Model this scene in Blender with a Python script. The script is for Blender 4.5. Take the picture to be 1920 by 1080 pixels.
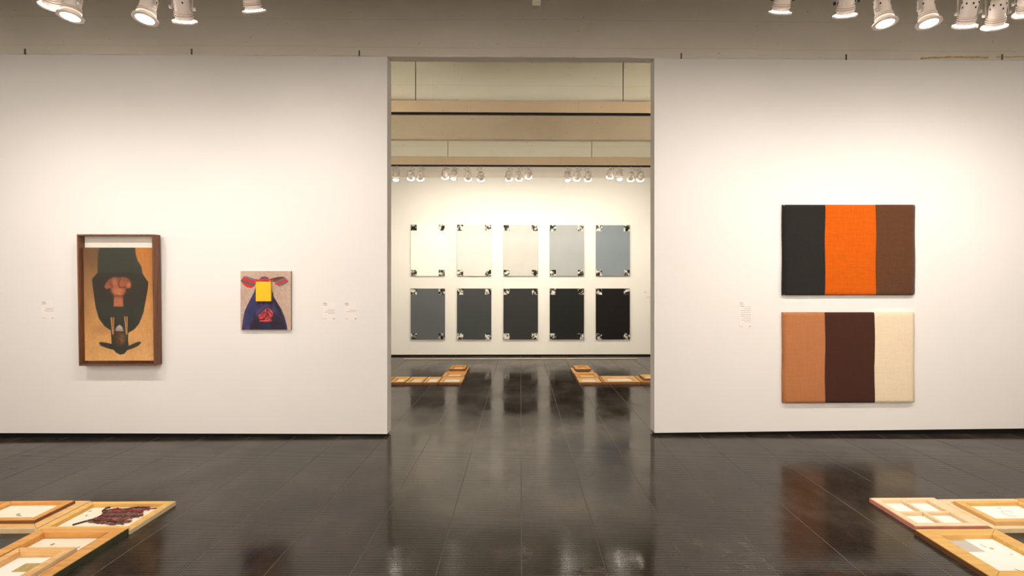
import bpy, bmesh, math, random
import numpy as np
from mathutils import Vector, Matrix

random.seed(7)
for o in list(bpy.data.objects):
    bpy.data.objects.remove(o, do_unlink=True)
scene = bpy.context.scene
C = scene.collection

# ------------------------------------------------------------------ camera
F = 1054.0            # focal length in pixels of the 1920 px wide frame
HC = 1.70             # eye height
TH = -0.0155          # slight yaw to the right
CX = 992.3            # principal column (lens shifted sideways)
HOR = 531.0           # horizon row
cam = bpy.data.cameras.new('camera')
camo = bpy.data.objects.new('camera', cam)
C.objects.link(camo)
camo.location = (0, 0, HC)
camo.rotation_euler = (math.pi / 2, 0, TH)
cam.sensor_width = 36
cam.lens = F / 1920 * 36
cam.shift_x = -(CX - 960) / 1920
cam.shift_y = -(540 - HOR) / 1920
cam.clip_end = 100
scene.camera = camo

# ------------------------------------------------------------------ world, exposure
w = bpy.data.worlds.new('world')
scene.world = w
w.use_nodes = True
w.node_tree.nodes['Background'].inputs[0].default_value = (1, 0.95, 0.88, 1)
w.node_tree.nodes['Background'].inputs[1].default_value = 0.0
vs = scene.view_settings
vs.view_transform = 'Standard'
vs.look = 'None'
vs.gamma = 1
vs.use_curve_mapping = False
vs.exposure = 0.4

NEAR_COL = (1.0, 0.905, 0.83)
FAR_COL = (1.0, 0.90, 0.76)
E_WALL = 52.0
E_FLOOR = 66.0
E_FRONT_FILL = 60.0
E_FAR = 30.0
E_MID_BOUNCE = 620.0
E_REAR_BOUNCE = 560.0

# ------------------------------------------------------------------ helpers
def P(px, py, Y):
    """world point seen at a pixel, on the plane at distance Y"""
    dx = -math.sin(TH) * F + math.cos(TH) * (px - CX)
    dy = math.cos(TH) * F + math.sin(TH) * (px - CX)
    t = Y / dy
    return Vector((dx * t, Y, HC + (HOR - py) * t))

def PX(px, Y):
    return P(px, HOR, Y).x

def PZ(px, py, Y):
    return P(px, py, Y).z

def proj(x, y, z):
    a = -math.sin(TH) * x + math.cos(TH) * y
    b = math.cos(TH) * x + math.sin(TH) * y
    if a < 0.05:
        return None
    return CX + F * b / a, HOR - F * (z - HC) / a

def obj(name, bm, mat, parent=None, smooth=False, loc=None):
    if isinstance(bm, bpy.types.Mesh):
        me = bm
    else:
        me = bpy.data.meshes.new(name)
        bmesh.ops.recalc_face_normals(bm, faces=bm.faces)
        bm.to_mesh(me)
        bm.free()
        if smooth:
            me.polygons.foreach_set('use_smooth', [True] * len(me.polygons))
        if mat:
            me.materials.append(mat)
    o = bpy.data.objects.new(name, me)
    C.objects.link(o)
    if parent:
        o.parent = parent
    if loc is not None:
        o.location = loc
    return o

def thing(name, label, cat, loc=(0, 0, 0), rotz=0, group=None):
    o = bpy.data.objects.new(name, None)
    C.objects.link(o)
    o.empty_display_size = 0.1
    o.location = loc
    o.rotation_euler = (0, 0, rotz)
    tag(o, label, cat, group)
    return o

def tag(o, label, cat, group=None):
    o['label'] = label
    o['category'] = cat
    if group:
        o['group'] = group
    return o

def struct(o, label):
    o['kind'] = 'structure'
    o['label'] = label
    return o

def box(bm, x0, x1, y0, y1, z0, z1, bev=0.0):
    vs_ = [bm.verts.new((x, y, z)) for z in (z0, z1) for y in (y0, y1) for x in (x0, x1)]
    fs = [(0, 1, 3, 2), (4, 6, 7, 5), (0, 4, 5, 1), (1, 5, 7, 3), (3, 7, 6, 2), (2, 6, 4, 0)]
    faces = [bm.faces.new([vs_[i] for i in f]) for f in fs]
    if bev > 0:
        es = list({e for f in faces for e in f.edges})
        bmesh.ops.bevel(bm, geom=es, offset=bev, segments=2, profile=0.5, affect='EDGES')
    return vs_

def nb(*a, **k):
    bm = bmesh.new()
    box(bm, *a, **k)
    return bm

def prism(bm, pts, z0, z1):
    """extrude an xy polygon from z0 to z1"""
    a = [bm.verts.new((p[0], p[1], z0)) for p in pts]
    b = [bm.verts.new((p[0], p[1], z1)) for p in pts]
    n = len(pts)
    bm.faces.new(a[::-1])
    bm.faces.new(b)
    for i in range(n):
        bm.faces.new((a[i], a[(i + 1) % n], b[(i + 1) % n], b[i]))

def lathe(bm, prof, seg=24, cap0=True, cap1=True):
    """prof: list of (r, z)"""
    rings = []
    for r, z in prof:
        rings.append([bm.verts.new((r * math.cos(2 * math.pi * i / seg), r * math.sin(2 * math.pi * i / seg), z)) for i in range(seg)])
    for a, b in zip(rings, rings[1:]):
        for i in range(seg):
            bm.faces.new((a[i], a[(i + 1) % seg], b[(i + 1) % seg], b[i]))
    if cap0:
        bm.faces.new(rings[0][::-1])
    if cap1:
        bm.faces.new(rings[-1])

def tube(bm, pts, r, seg=6):
    pts = [Vector(p) for p in pts]
    rings = []
    for i, p in enumerate(pts):
        d = (pts[min(i + 1, len(pts) - 1)] - pts[max(i - 1, 0)]).normalized()
        up = Vector((0, 0, 1)) if abs(d.z) < 0.9 else Vector((1, 0, 0))
        a = d.cross(up).normalized()
        b = a.cross(d)
        rr = r[i] if isinstance(r, (list, tuple)) else r
        rings.append([bm.verts.new(p + a * rr * math.cos(2 * math.pi * k / seg) + b * rr * math.sin(2 * math.pi * k / seg)) for k in range(seg)])
    for a, b in zip(rings, rings[1:]):
        for i in range(seg):
            bm.faces.new((a[i], a[(i + 1) % seg], b[(i + 1) % seg], b[i]))
    bm.faces.new(rings[0][::-1])
    bm.faces.new(rings[-1])

# ------------------------------------------------------------------ materials
def srgb(r, g, b):
    f = lambda c: ((c / 255 + 0.055) / 1.055) ** 2.4 if c > 10 else c / 255 / 12.92
    return (f(r), f(g), f(b), 1)

class MatB:
    def __init__(self, name):
        self.m = bpy.data.materials.new(name)
        self.m.use_nodes = True
        self.nt = self.m.node_tree
        self.b = self.nt.nodes['Principled BSDF']
    def n(self, t, **k):
        x = self.nt.nodes.new(t)
        for a, v in k.items():
            setattr(x, a, v)
        return x
    def l(self, a, b):
        self.nt.links.new(a, b)
    def pos(self, scale=(1, 1, 1), world=True):
        mp = self.n('ShaderNodeMapping')
        mp.inputs['Scale'].default_value = scale
        if world:
            self.l(self.n('ShaderNodeNewGeometry').outputs['Position'], mp.inputs[0])
        else:
            self.l(self.n('ShaderNodeTexCoord').outputs['Object'], mp.inputs[0])
        return mp.outputs[0]
    def noise(self, vec, scale=5, detail=4, rough=0.5):
        t = self.n('ShaderNodeTexNoise')
        t.inputs['Scale'].default_value = scale
        t.inputs['Detail'].default_value = detail
        t.inputs['Roughness'].default_value = rough
        self.l(vec, t.inputs['Vector'])
        return t.outputs['Fac']
    def ramp(self, fac, stops):
        r = self.n('ShaderNodeValToRGB')
        e = r.color_ramp.elements
        while len(e) < len(stops):
            e.new(0.5)
        for el, (p, c) in zip(e, stops):
            el.position = p
            el.color = c if len(c) == 4 else (*c, 1)
        self.l(fac, r.inputs[0])
        return r.outputs[0]
    def bump(self, h, strength=0.2, dist=0.01, prev=None):
        b = self.n('ShaderNodeBump')
        b.inputs['Strength'].default_value = strength
        b.inputs['Distance'].default_value = dist
        self.l(h, b.inputs['Height'])
        if prev is not None:
            self.l(prev, b.inputs['Normal'])
        return b.outputs[0]

def plain(name, col, rough=0.6, metal=0.0, var=0.06, scale=8, bump=0.0, spec=0.5):
    M = MatB(name)
    M.b.inputs['Roughness'].default_value = rough
    M.b.inputs['Metallic'].default_value = metal
    M.b.inputs['Specular IOR Level'].default_value = spec
    v = M.pos(world=False)
    nz = M.noise(v, scale, 4)
    c = col[:3]
    M.l(M.ramp(nz, [(0.3, tuple(x * (1 - var) for x in c)), (0.7, tuple(min(1, x * (1 + var)) for x in c))]), M.b.inputs['Base Color'])
    if bump:
        M.l(M.bump(M.noise(v, scale * 12, 3), bump, 0.003), M.b.inputs['Normal'])
    return M.m

def mat_wall(name, col):
    M = MatB(name)
    M.b.inputs['Roughness'].default_value = 0.85
    M.b.inputs['Specular IOR Level'].default_value = 0.2
    v = M.pos()
    nz = M.noise(v, 0.7, 3)
    c = col
    M.l(M.ramp(nz, [(0.3, tuple(x * 0.975 for x in c)), (0.7, c)]), M.b.inputs['Base Color'])
    M.l(M.bump(M.noise(v, 180, 2), 0.05, 0.001), M.b.inputs['Normal'])
    return M.m

def mat_concrete(name, dark, light, lines=True):
    M = MatB(name)
    M.b.inputs['Roughness'].default_value = 0.9
    M.b.inputs['Specular IOR Level'].default_value = 0.15
    v = M.pos((0.5, 1, 1))
    col = M.ramp(M.noise(v, 1.6, 6, 0.6), [(0.25, dark), (0.75, light)])
    # pinholes and chips
    chips = M.ramp(M.noise(M.pos((1, 1, 1.6)), 21, 2, 0.4), [(0.735, (1, 1, 1)), (0.77, (0.62, 0.58, 0.52))])
    mx = M.n('ShaderNodeMix', data_type='RGBA', blend_type='MULTIPLY')
    mx.inputs[0].default_value = 1
    M.l(col, mx.inputs[6]); M.l(chips, mx.inputs[7])
    out = mx.outputs[2]
    if lines:   # formwork board joints
        sx = M.n('ShaderNodeSeparateXYZ')
        M.l(M.pos(), sx.inputs[0])
        wob = M.n('ShaderNodeMath', operation='MULTIPLY_ADD')
        M.l(M.noise(M.pos((0.6, 1, 1)), 1.5, 4), wob.inputs[0]); wob.inputs[1].default_value = 0.05; M.l(sx.outputs[2], wob.inputs[2])
        md = M.n('ShaderNodeMath', operation='PINGPONG'); M.l(wob.outputs[0], md.inputs[0]); md.inputs[1].default_value = 0.155
        brk = M.n('ShaderNodeMath', operation='MULTIPLY'); M.l(M.noise(M.pos((0.8, 1, 3)), 2.3, 5, 0.7), brk.inputs[0]); brk.inputs[1].default_value = 0.006
        lt = M.n('ShaderNodeMath', operation='LESS_THAN'); M.l(md.outputs[0], lt.inputs[0]); M.l(brk.outputs[0], lt.inputs[1])
        m2 = M.n('ShaderNodeMix', data_type='RGBA', blend_type='MULTIPLY')
        M.l(lt.outputs[0], m2.inputs[0]); M.l(out, m2.inputs[6]); m2.inputs[7].default_value = (0.86, 0.84, 0.80, 1)
        out = m2.outputs[2]
    M.l(out, M.b.inputs['Base Color'])
    M.l(M.bump(M.noise(M.pos(), 14, 6, 0.65), 0.25, 0.01), M.b.inputs['Normal'])
    return M.m

def mat_wood(name, dark, light, rough=0.55, scale=1.0, axis=0):
    M = MatB(name)
    M.b.inputs['Roughness'].default_value = rough
    M.b.inputs['Specular IOR Level'].default_value = 0.25
    s = [22 * scale] * 3
    s[axis] = 1.6 * scale
    v = M.pos(tuple(s))
    nz = M.noise(v, 1.5, 6, 0.65)
    M.l(M.ramp(nz, [(0.3, dark), (0.7, light)]), M.b.inputs['Base Color'])
    M.l(M.bump(nz, 0.15, 0.002), M.b.inputs['Normal'])
    return M.m

def mat_weave(name, col, var=0.25, sx=190, sz=150):
    M = MatB(name)
    M.b.inputs['Roughness'].default_value = 0.95
    M.b.inputs['Specular IOR Level'].default_value = 0.1
    M.b.inputs['Sheen Weight'].default_value = 0.15
    wv = []
    for ax, s in (('X', sx), ('Z', sz)):
        t = M.n('ShaderNodeTexWave', wave_type='BANDS', bands_direction=ax)
        t.inputs['Scale'].default_value = s / 6.283 * 2
        t.inputs['Distortion'].default_value = 1.2
        t.inputs['Detail'].default_value = 2
        t.inputs['Detail Scale'].default_value = 0.6
        M.l(M.pos(), t.inputs['Vector'])
        wv.append(t.outputs['Fac'])
    mn = M.n('ShaderNodeMath', operation='MULTIPLY'); M.l(wv[0], mn.inputs[0]); M.l(wv[1], mn.inputs[1])
    slub = M.noise(M.pos((4, 1, 110)), 3.0, 5, 0.7)
    slub2 = M.noise(M.pos((110, 1, 3)), 3.0, 5, 0.7)
    ad = M.n('ShaderNodeMath', operation='ADD'); M.l(slub, ad.inputs[0]); M.l(slub2, ad.inputs[1])
    hf = M.n('ShaderNodeMath', operation='MULTIPLY_ADD'); M.l(ad.outputs[0], hf.inputs[0]); hf.inputs[1].default_value = 0.4
    sc = M.n('ShaderNodeMath', operation='MULTIPLY'); M.l(mn.outputs[0], sc.inputs[0]); sc.inputs[1].default_value = 0.3
    M.l(sc.outputs[0], hf.inputs[2])
    c = col[:3]
    M.l(M.ramp(hf.outputs[0], [(0.36, tuple(x * (1 - var) for x in c)), (0.64, tuple(min(1, x * (1 + var)) for x in c))]), M.b.inputs['Base Color'])
    M.l(M.bump(hf.outputs[0], 0.5, 0.004), M.b.inputs['Normal'])
    return M.m

def mat_emit(name, col, s):
    M = MatB(name)
    M.b.inputs['Base Color'].default_value = (1, 1, 1, 1)
    M.b.inputs['Emission Color'].default_value = (*col, 1)
    M.b.inputs['Emission Strength'].default_value = s
    return M.m

def mat_attr(name, rough=0.6, bump=0.15):
    """flat paint: colour stored on the painted surface"""
    M = MatB(name)
    M.b.inputs['Roughness'].default_value = rough
    M.b.inputs['Specular IOR Level'].default_value = 0.25
    a = M.n('ShaderNodeVertexColor', layer_name='paint')
    nz = M.ramp(M.noise(M.pos((40, 1, 8)), 3, 5, 0.65), [(0.3, (0.9, 0.9, 0.9)), (0.7, (1.1, 1.1, 1.1))])
    mx = M.n('ShaderNodeMix', data_type='RGBA', blend_type='MULTIPLY')
    mx.inputs[0].default_value = 1
    M.l(a.outputs[0], mx.inputs[6]); M.l(nz, mx.inputs[7])
    M.l(mx.outputs[2], M.b.inputs['Base Color'])
    M.l(M.bump(M.noise(M.pos(), 140, 3), bump, 0.002), M.b.inputs['Normal'])
    return M.m

def mat_photo(name):
    M = MatB(name)
    M.b.inputs['Roughness'].default_value = 0.6
    M.b.inputs['Specular IOR Level'].default_value = 0.1
    v = M.pos((1, 1, 1))
    n1 = M.noise(v, 17, 3, 0.55)
    r = M.ramp(n1, [(0.40, srgb(22, 22, 22)), (0.49, srgb(84, 82, 76)), (0.54, srgb(178, 174, 162)), (0.60, srgb(226, 221, 208))])
    M.l(r, M.b.inputs['Base Color'])
    return M.m

def mat_floor():
    M = MatB('ribbed_tile')
    v = M.pos()
    n1 = M.noise(v, 0.55, 4, 0.55)
    n2 = M.noise(M.pos((1, 0.35, 1)), 3.2, 5, 0.65)
    ad = M.n('ShaderNodeMath', operation='MULTIPLY_ADD')
    M.l(n2, ad.inputs[0]); ad.inputs[1].default_value = 0.45; M.l(n1, ad.inputs[2])
    rg = M.n('ShaderNodeMapRange')
    rg.inputs['From Min'].default_value = 0.55; rg.inputs['From Max'].default_value = 0.92
    rg.inputs['To Min'].default_value = 0.06; rg.inputs['To Max'].default_value = 0.25
    sp = M.n('ShaderNodeMath', operation='MULTIPLY_ADD')   # scuffed patches
    M.l(M.noise(M.pos((0.5, 1, 1)), 38, 4, 0.7), sp.inputs[0]); sp.inputs[1].default_value = 0.22; M.l(ad.outputs[0], sp.inputs[2])
    rg.inputs['From Min'].default_value = 0.66; rg.inputs['From Max'].default_value = 1.0
    M.l(sp.outputs[0], rg.inputs['Value'])
    M.l(rg.outputs[0], M.b.inputs['Roughness'])
    inf = M.n('ShaderNodeObjectInfo')
    nc = M.noise(M.pos((1, 0.6, 1)), 2.2, 7, 0.7)
    col = M.ramp(nc, [(0.3, srgb(36, 32, 28)), (0.5, srgb(54, 48, 41)), (0.7, srgb(82, 73, 63))])
    hs = M.n('ShaderNodeHueSaturation')
    mr = M.n('ShaderNodeMapRange'); mr.inputs['To Min'].default_value = 0.85; mr.inputs['To Max'].default_value = 1.15
    M.l(inf.outputs['Random'], mr.inputs['Value']); M.l(mr.outputs[0], hs.inputs['Value'])
    M.l(col, hs.inputs['Color'])
    M.l(hs.outputs[0], M.b.inputs['Base Color'])
    M.b.inputs['Specular IOR Level'].default_value = 0.55
    h = M.bump(M.noise(M.pos((1, 0.5, 1)), 7, 2, 0.4), 0.10, 0.010)
    M.l(M.bump(M.noise(M.pos((0.6, 1, 1)), 130, 2), 0.05, 0.0015, h), M.b.inputs['Normal'])
    return M.m

def mat_glass(name):
    M = MatB(name)
    nt = M.nt
    nt.nodes.remove(M.b)
    tr = M.n('ShaderNodeBsdfTransparent')
    tr.inputs[0].default_value = (0.99, 0.99, 0.985, 1)
    gl = M.n('ShaderNodeBsdfGlossy'); gl.inputs['Roughness'].default_value = 0.01
    lw = M.n('ShaderNodeLayerWeight')
    pw = M.n('ShaderNodeMath', operation='POWER'); M.l(lw.outputs['Facing'], pw.inputs[0]); pw.inputs[1].default_value = 5
    fr = M.n('ShaderNodeMath', operation='MULTIPLY_ADD'); M.l(pw.outputs[0], fr.inputs[0]); fr.inputs[1].default_value = 0.9; fr.inputs[2].default_value = 0.03
    mx = M.n('ShaderNodeMixShader')
    M.l(fr.outputs[0], mx.inputs[0]); M.l(tr.outputs[0], mx.inputs[1]); M.l(gl.outputs[0], mx.inputs[2])
    M.l(mx.outputs[0], nt.nodes['Material Output'].inputs[0])
    return M.m

m_wall = mat_wall('wall_paint', (0.80, 0.775, 0.745))
m_wallf = mat_wall('far_wall_paint', (0.82, 0.795, 0.735))
m_conc = mat_concrete('painted_concrete', srgb(214, 206, 193), srgb(229, 222, 211))
m_concraw = mat_concrete('raw_concrete', srgb(180, 166, 143), srgb(200, 187, 164), False)
m_panel = mat_concrete('pale_panel', srgb(222, 219, 200), srgb(232, 229, 212))
m_splice = plain('splice_paint', srgb(172, 154, 128), .9)
m_boom = mat_concrete('beige_beam_paint', srgb(196, 176, 146), srgb(208, 189, 160), False)
m_black = plain('black_metal', (0.008, 0.007, 0.006, 1), 0.5, spec=0.2)
m_plinth = plain('black_plinth', (0.006, 0.005, 0.005, 1), 0.6, spec=0.15)
m_grey = plain('dull_grey_brown', srgb(96, 86, 74), 0.9)  # dull grey for the beam clips and the board behind panel joints
m_ochre = plain('ochre_sealant', srgb(198, 170, 112), 0.9, var=0.2, scale=40)
m_lampwhite = plain('lamp_white_enamel', srgb(225, 212, 202), 0.35)
m_lampgrey = plain('lamp_grey_metal', srgb(190, 182, 172), 0.4, 0.0)
m_hole = plain('vent_dark', (0.01, 0.01, 0.01, 1), 0.8)
m_cable = plain('cable_grey', srgb(160, 150, 132), 0.6)
m_lens = mat_emit('lamp_lens_near', (1.0, 0.95, 0.86), 30)
m_lensf = mat_emit('lamp_lens_far', (1.0, 0.93, 0.80), 45)
m_floor = mat_floor()
m_grout = plain('grout', srgb(88, 82, 70), 0.7, var=0.15, scale=3)
m_tape = plain('pale_cord', srgb(206, 196, 170), 0.7)
m_glass = mat_glass('picture_glass')
m_walnut = mat_wood('walnut', srgb(92, 58, 40), srgb(132, 88, 62), 0.45, 1, 2)
m_mount = plain('white_mount', srgb(236, 230, 220), 0.8, var=0.02)
m_paint = mat_attr('oil_paint', 0.45)
m_paint2 = mat_attr('matte_paint', 0.7)
m_yellow = plain('yellow_paint', srgb(238, 184, 8), 0.6, var=0.1, scale=20)
m_canvas = plain('cream_canvas', srgb(238, 226, 205), 0.9, var=0.05, scale=9, bump=0.1)
m_canvas_w = plain('white_canvas', srgb(244, 240, 232), 0.9, var=0.02, scale=9, bump=0.1)
m_card = plain('label_card', srgb(234, 228, 223), 0.6, var=0.01)
m_ink = plain('grey_print', srgb(160, 148, 138), 0.8)
m_inkd = plain('dark_print', srgb(92, 82, 74), 0.8)
m_photo = mat_photo('grey_photo_print')

# ================================================================== STRUCTURE
YW = 6.25            # front face of the partition with the opening
TW = 0.19            # its thickness
YF = 13.13           # far wall
ZT = PZ(976, 107, YW)  # top of the partition
XL = PX(726, YW)
XR = PX(1227, YW)
ZC = 5.0
SIDE = 7.6
BACK = -3.0

# floor: grout bed with ribbed square tiles
fl = obj('floor', nb(-SIDE, SIDE, BACK, YF + 0.3, -0.06, -0.0050), m_grout)
struct(fl, 'dark ribbed square tile floor with a glossy worn wax finish')
T = 0.5
def tile_mesh(bm, cx, cy):
    hx = T / 2 - 0.0035
    pitch = 0.02
    n = 25
    y = cy - T / 2
    prof = []
    for i in range(n):
        a = y + i * pitch
        prof += [(a + 0.0002, -0.0048), (a + 0.0030, -0.0048), (a + 0.0030, 0.0), (a + 0.0160, 0.0), (a + 0.0160, -0.0048)]
    A = [bm.verts.new((cx - hx, p, z)) for p, z in prof]
    B = [bm.verts.new((cx + hx, p, z)) for p, z in prof]
    for i in range(len(prof) - 1):
        bm.faces.new((A[i], B[i], B[i + 1], A[i + 1]))
gb = bmesh.new()
for i in range(-15, 17):
    box(gb, 0.006 + i * T - 0.0034, 0.006 + i * T + 0.0034, BACK, YF + 0.1, -0.006, -0.0012)
obj('grout_lines', gb, m_grout, fl)['kind'] = 'stuff'
tb = bmesh.new()
tile_mesh(tb, 0, 0)
tme = bpy.data.meshes.new('tile')
tb.to_mesh(tme); tb.free()
tme.materials.append(m_floor)
cells = []
for i in range(-15, 16):
    for j in range(-19, 15):
        cx = 0.006 + i * T + T / 2
        cy = 6.157 + j * T + T / 2
        if abs(cx) > SIDE - T / 2 or cy + T / 2 > YF + 0.12 or cy - T / 2 < BACK:
            continue
        ps = [proj(cx + sx * T / 2, max(cy + sy * T / 2, 0.2), 0) for sx in (-1, 1) for sy in (-1, 1)]
        vis = cy > 0.3 and max(p[0] for p in ps) > 0 and min(p[0] for p in ps) < 1920 and min(p[1] for p in ps) < 1080
        if vis and cy > YW + T / 2:
            vis = max(p[0] for p in ps) > 731 and min(p[0] for p in ps) < 1222
        area = abs((ps[3][0] - ps[2][0]) * (ps[0][1] - ps[1 + 1][1])) if vis else 0
        cells.append((area, cx, cy))
cells.sort(reverse=True)
rest = bmesh.new()
for k, (a, cx, cy) in enumerate(cells):
    if k < 298 and a > 0:
        o = bpy.data.objects.new('tile', tme)
        C.objects.link(o); o.parent = fl
        o.location = (cx, cy, 0)
    else:
        tile_mesh(rest, cx, cy)
ro = obj('tile_field', rest, m_floor, fl)
ro['kind'] = 'stuff'

ce = struct(obj('ceiling', nb(-SIDE, SIDE, BACK, YF + 0.3, ZC, ZC + 0.1), m_panel), 'pale flat ceiling above the hanging panels')
struct(obj('wall_left', nb(-SIDE - 0.1, -SIDE, BACK, YF + 0.3, 0, ZC), m_wall), 'white side wall to the left, outside the picture')
struct(obj('wall_right', nb(SIDE, SIDE + 0.1, BACK, YF + 0.3, 0, ZC), m_wall), 'white side wall to the right, outside the picture')
struct(obj('wall_back', nb(-SIDE, SIDE, BACK - 0.1, BACK, 0, ZC), m_wall), 'white wall behind the viewer')

def partition(name, xa, xb, za, zb, label):
    """free standing white wall with a recessed black plinth; za, zb heights of the shadow gap at its ends"""
    bm = bmesh.new()
    v = box(bm, xa, xb, YW, YW + TW, 0, ZT - 0.004)
    for q, zz in ((0, za), (1, zb), (2, za), (3, zb)):
        v[q].co.z = zz
    o = struct(obj(name, bm, m_wall), label)
    pb = bmesh.new()
    inset = 0.022
    box(pb, xa + (inset if xb > 0 and xa > 0 else 0), xb - (inset if xa < 0 else 0), YW + 0.02, YW + TW - 0.02, 0.0, max(za, zb) + 0.01)
    obj('plinth', pb, m_plinth, o)
    return o
wl = partition('wall_front_left', -SIDE, XL, 0.070, 0.030, 'white gallery partition left of the wide opening, with black shadow gap')
wr = partition('wall_front_right', XR, SIDE, 0.030, 0.078, 'white gallery partition right of the wide opening, with black shadow gap')

wf = struct(obj('wall_far', nb(-SIDE, SIDE, YF, YF + 0.2, 0.035, PZ(976, 333, YF)), m_wallf), 'warm white far wall carrying ten grey panels')
obj('plinth', nb(-SIDE, SIDE, YF + 0.02, YF + 0.2, -0.002, 0.05), m_plinth, wf)

# thin concrete beams
def jag_beam(name, y0, y1, z0, z1, mat, label, jag=0.006):
    bm = bmesh.new()
    n = 150
    rows = []
    for i in range(n + 1):
        x = -SIDE + 2 * SIDE * i / n
        d = [random.uniform(-jag, jag) for _ in range(2)]
        rows.append([bm.verts.new(p) for p in ((x, y0, z0 + 0.012), (x, y0 + 0.008, z0 + d[0] * .4), (x, y1, z0 + d[1] * .4), (x, y1, z1), (x, y0, z1))])
    for a, b in zip(rows, rows[1:]):
        for k in range(5):
            bm.faces.new((a[k], b[k], b[(k + 1) % 5], a[(k + 1) % 5]))
    bm.faces.new(rows[0]); bm.faces.new(rows[-1][::-1])
    o = obj(name, bm, mat)
    return struct(o, label)
b1 = jag_beam('ceiling_beam', YW - 0.004, YW + 0.142, ZT, ZC, m_conc, 'painted concrete beam spanning above both white partitions and the opening')
b2 = jag_beam('ceiling_beam', 9.84, 9.98, PZ(976, 261, 9.84), ZC, m_concraw, 'concrete beam seen through the opening between the two lighting rails')
b3 = jag_beam('ceiling_beam', YF - 0.003, YF + 0.14, PZ(976, 333, YF) + 0.004, ZC, m_conc, 'concrete beam on top of the far wall, behind the lamps', 0.001)
b0 = jag_beam('ceiling_beam', 2.72, 2.86, ZT, ZC, m_conc, 'concrete beam above the viewer in the near room')
# cut marks along the lower edge of the front beam
for px, py in ((48, 97), (360, 97), (674, 100), (1277, 105), (1586, 107), (1878, 107)):
    p = P(px, py, YW)
    obj('metal_clip', nb(p.x - 0.007, p.x + 0.007, YW - 0.012, YW, p.z - 0.032, p.z + 0.028), m_grey, b1)
bm = bmesh.new()
pts = []
for k in range(25):
    px = 1727 + 126 * k / 24
    p = P(px, 109.5 - 2.2 * math.sin(k / 24 * 2.5) + random.uniform(-.5, .5), YW - 0.006)
    pts.append(p)
tube(bm, pts, [0.006 + 0.006 * random.random() for _ in pts], 6)
obj('sealant_strip', bm, m_ochre, b1)
bm = bmesh.new()
tube(bm, [P(px, 107 - (px - 1880) * 0.02 + random.uniform(-.6, .6), YW - 0.005) for px in range(1868, 1935, 5)], 0.006, 6)
obj('sealant_strip', bm, m_ochre, b1)

# ------------------------------------------------------------------ lighting rails with hanging panels above
YB, Y0, Y1, Y2 = 0.82, 4.12, 7.42, 10.72
ZB0, ZB1, ZTR = 3.956, 4.108, 3.926
JX = [-1.385 + 2.748 * k for k in range(-2, 4)]
def boom(Y, label, plabel):
    t = thing('lighting_beam', label, 'beam', (0, Y, ZB0))
    bm = nb(-SIDE + .05, SIDE - .05, 0, 0.10, 0, ZB1 - ZB0, bev=0.004)
    obj('beam', bm, m_boom, t)
    obj('track', nb(-SIDE + .05, SIDE - .05, 0.012, 0.048, ZTR - ZB0, 0.0), m_black, t)
    for k in range(-4, 5):
        x = 0.033 + 1.467 * (k + 0.5)
        if abs(x) > SIDE - 0.3:
            continue
        bm = bmesh.new()
        for sx in (-0.042, 0.042):
            for z in (0.03, 0.075, 0.125):
                box(bm, x + sx - .005, x + sx + .005, -0.004, 0.002, z - .005, z + .005)
        obj('bolts', bm, m_concraw, t)['kind'] = 'stuff'
        obj('splice', nb(x - 0.002, x + 0.002, -0.0008, 0.01, 0.004, ZB1 - ZB0 - .004), m_splice, t)
    t2 = thing('ceiling_baffle', plabel, 'panel', (0, Y + 0.03, ZB1))
    xs = [-SIDE + .05] + [x for x in JX if abs(x) < SIDE - .2] + [SIDE - .05]
    for a, b in zip(xs, xs[1:]):
        obj('panel', nb(a + 0.006, b - 0.006, 0.0, 0.03, 0.002, ZC - ZB1 - 0.002), m_panel, t2)
    obj('backing', nb(xs[0], xs[-1], 0.022, 0.06, 0.004, ZC - ZB1 - 0.004), m_grey, t2)
    return t
boom(YB, 'beige lighting beam with black track above the viewer', 'pale hanging panels above the viewer')
boom(Y0, 'beige lighting beam with black track above the picture, in the near room', 'pale hanging panels above the near room lighting track')
boom(Y1, 'beige lighting beam with empty black track just behind the opening', 'tall pale panels hanging just behind the opening, with vertical joints')
boom(Y2, 'beige lighting beam whose black track carries the row of far lamps', 'pale panels hanging above the far row of lamps')

# pale line on the floor in front of the far wall
a, b = P(758, 673.5, 12.57), P(1195, 672.5, 12.57)
bm = bmesh.new()
tube(bm, [(a.x + (b.x - a.x) * i / 10, 12.57, 0.012) for i in range(11)], 0.011, 6)
tag(obj('barrier_line', bm, m_tape), 'thin pale barrier line along the floor before the far wall', 'barrier line')

# sensor box at the top
p0, p1 = P(996, 0, Y0), P(1018, 10, Y0)
t = thing('ceiling_sensor', 'small grey-brown sensor box hanging at the top middle of the picture', 'sensor', ((p0.x + p1.x) / 2, Y0 + 0.03, ZTR))
bm = bmesh.new()
prism(bm, [(-0.034, -0.03), (0.034, -0.03), (0.034, 0.03), (-0.034, 0.03)], p1.z - ZTR, p1.z - ZTR + 0.1)
for v in bm.verts:
    if v.co.z < p1.z - ZTR + 0.05:
        v.co.x = v.co.x * 0.9 - 0.006; v.co.y *= 0.8
obj('housing', bm, m_cable, t)
obj('bracket', nb(-0.008, 0.008, -0.008, 0.008, p1.z - ZTR + 0.1, 0), m_boom, t)

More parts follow.
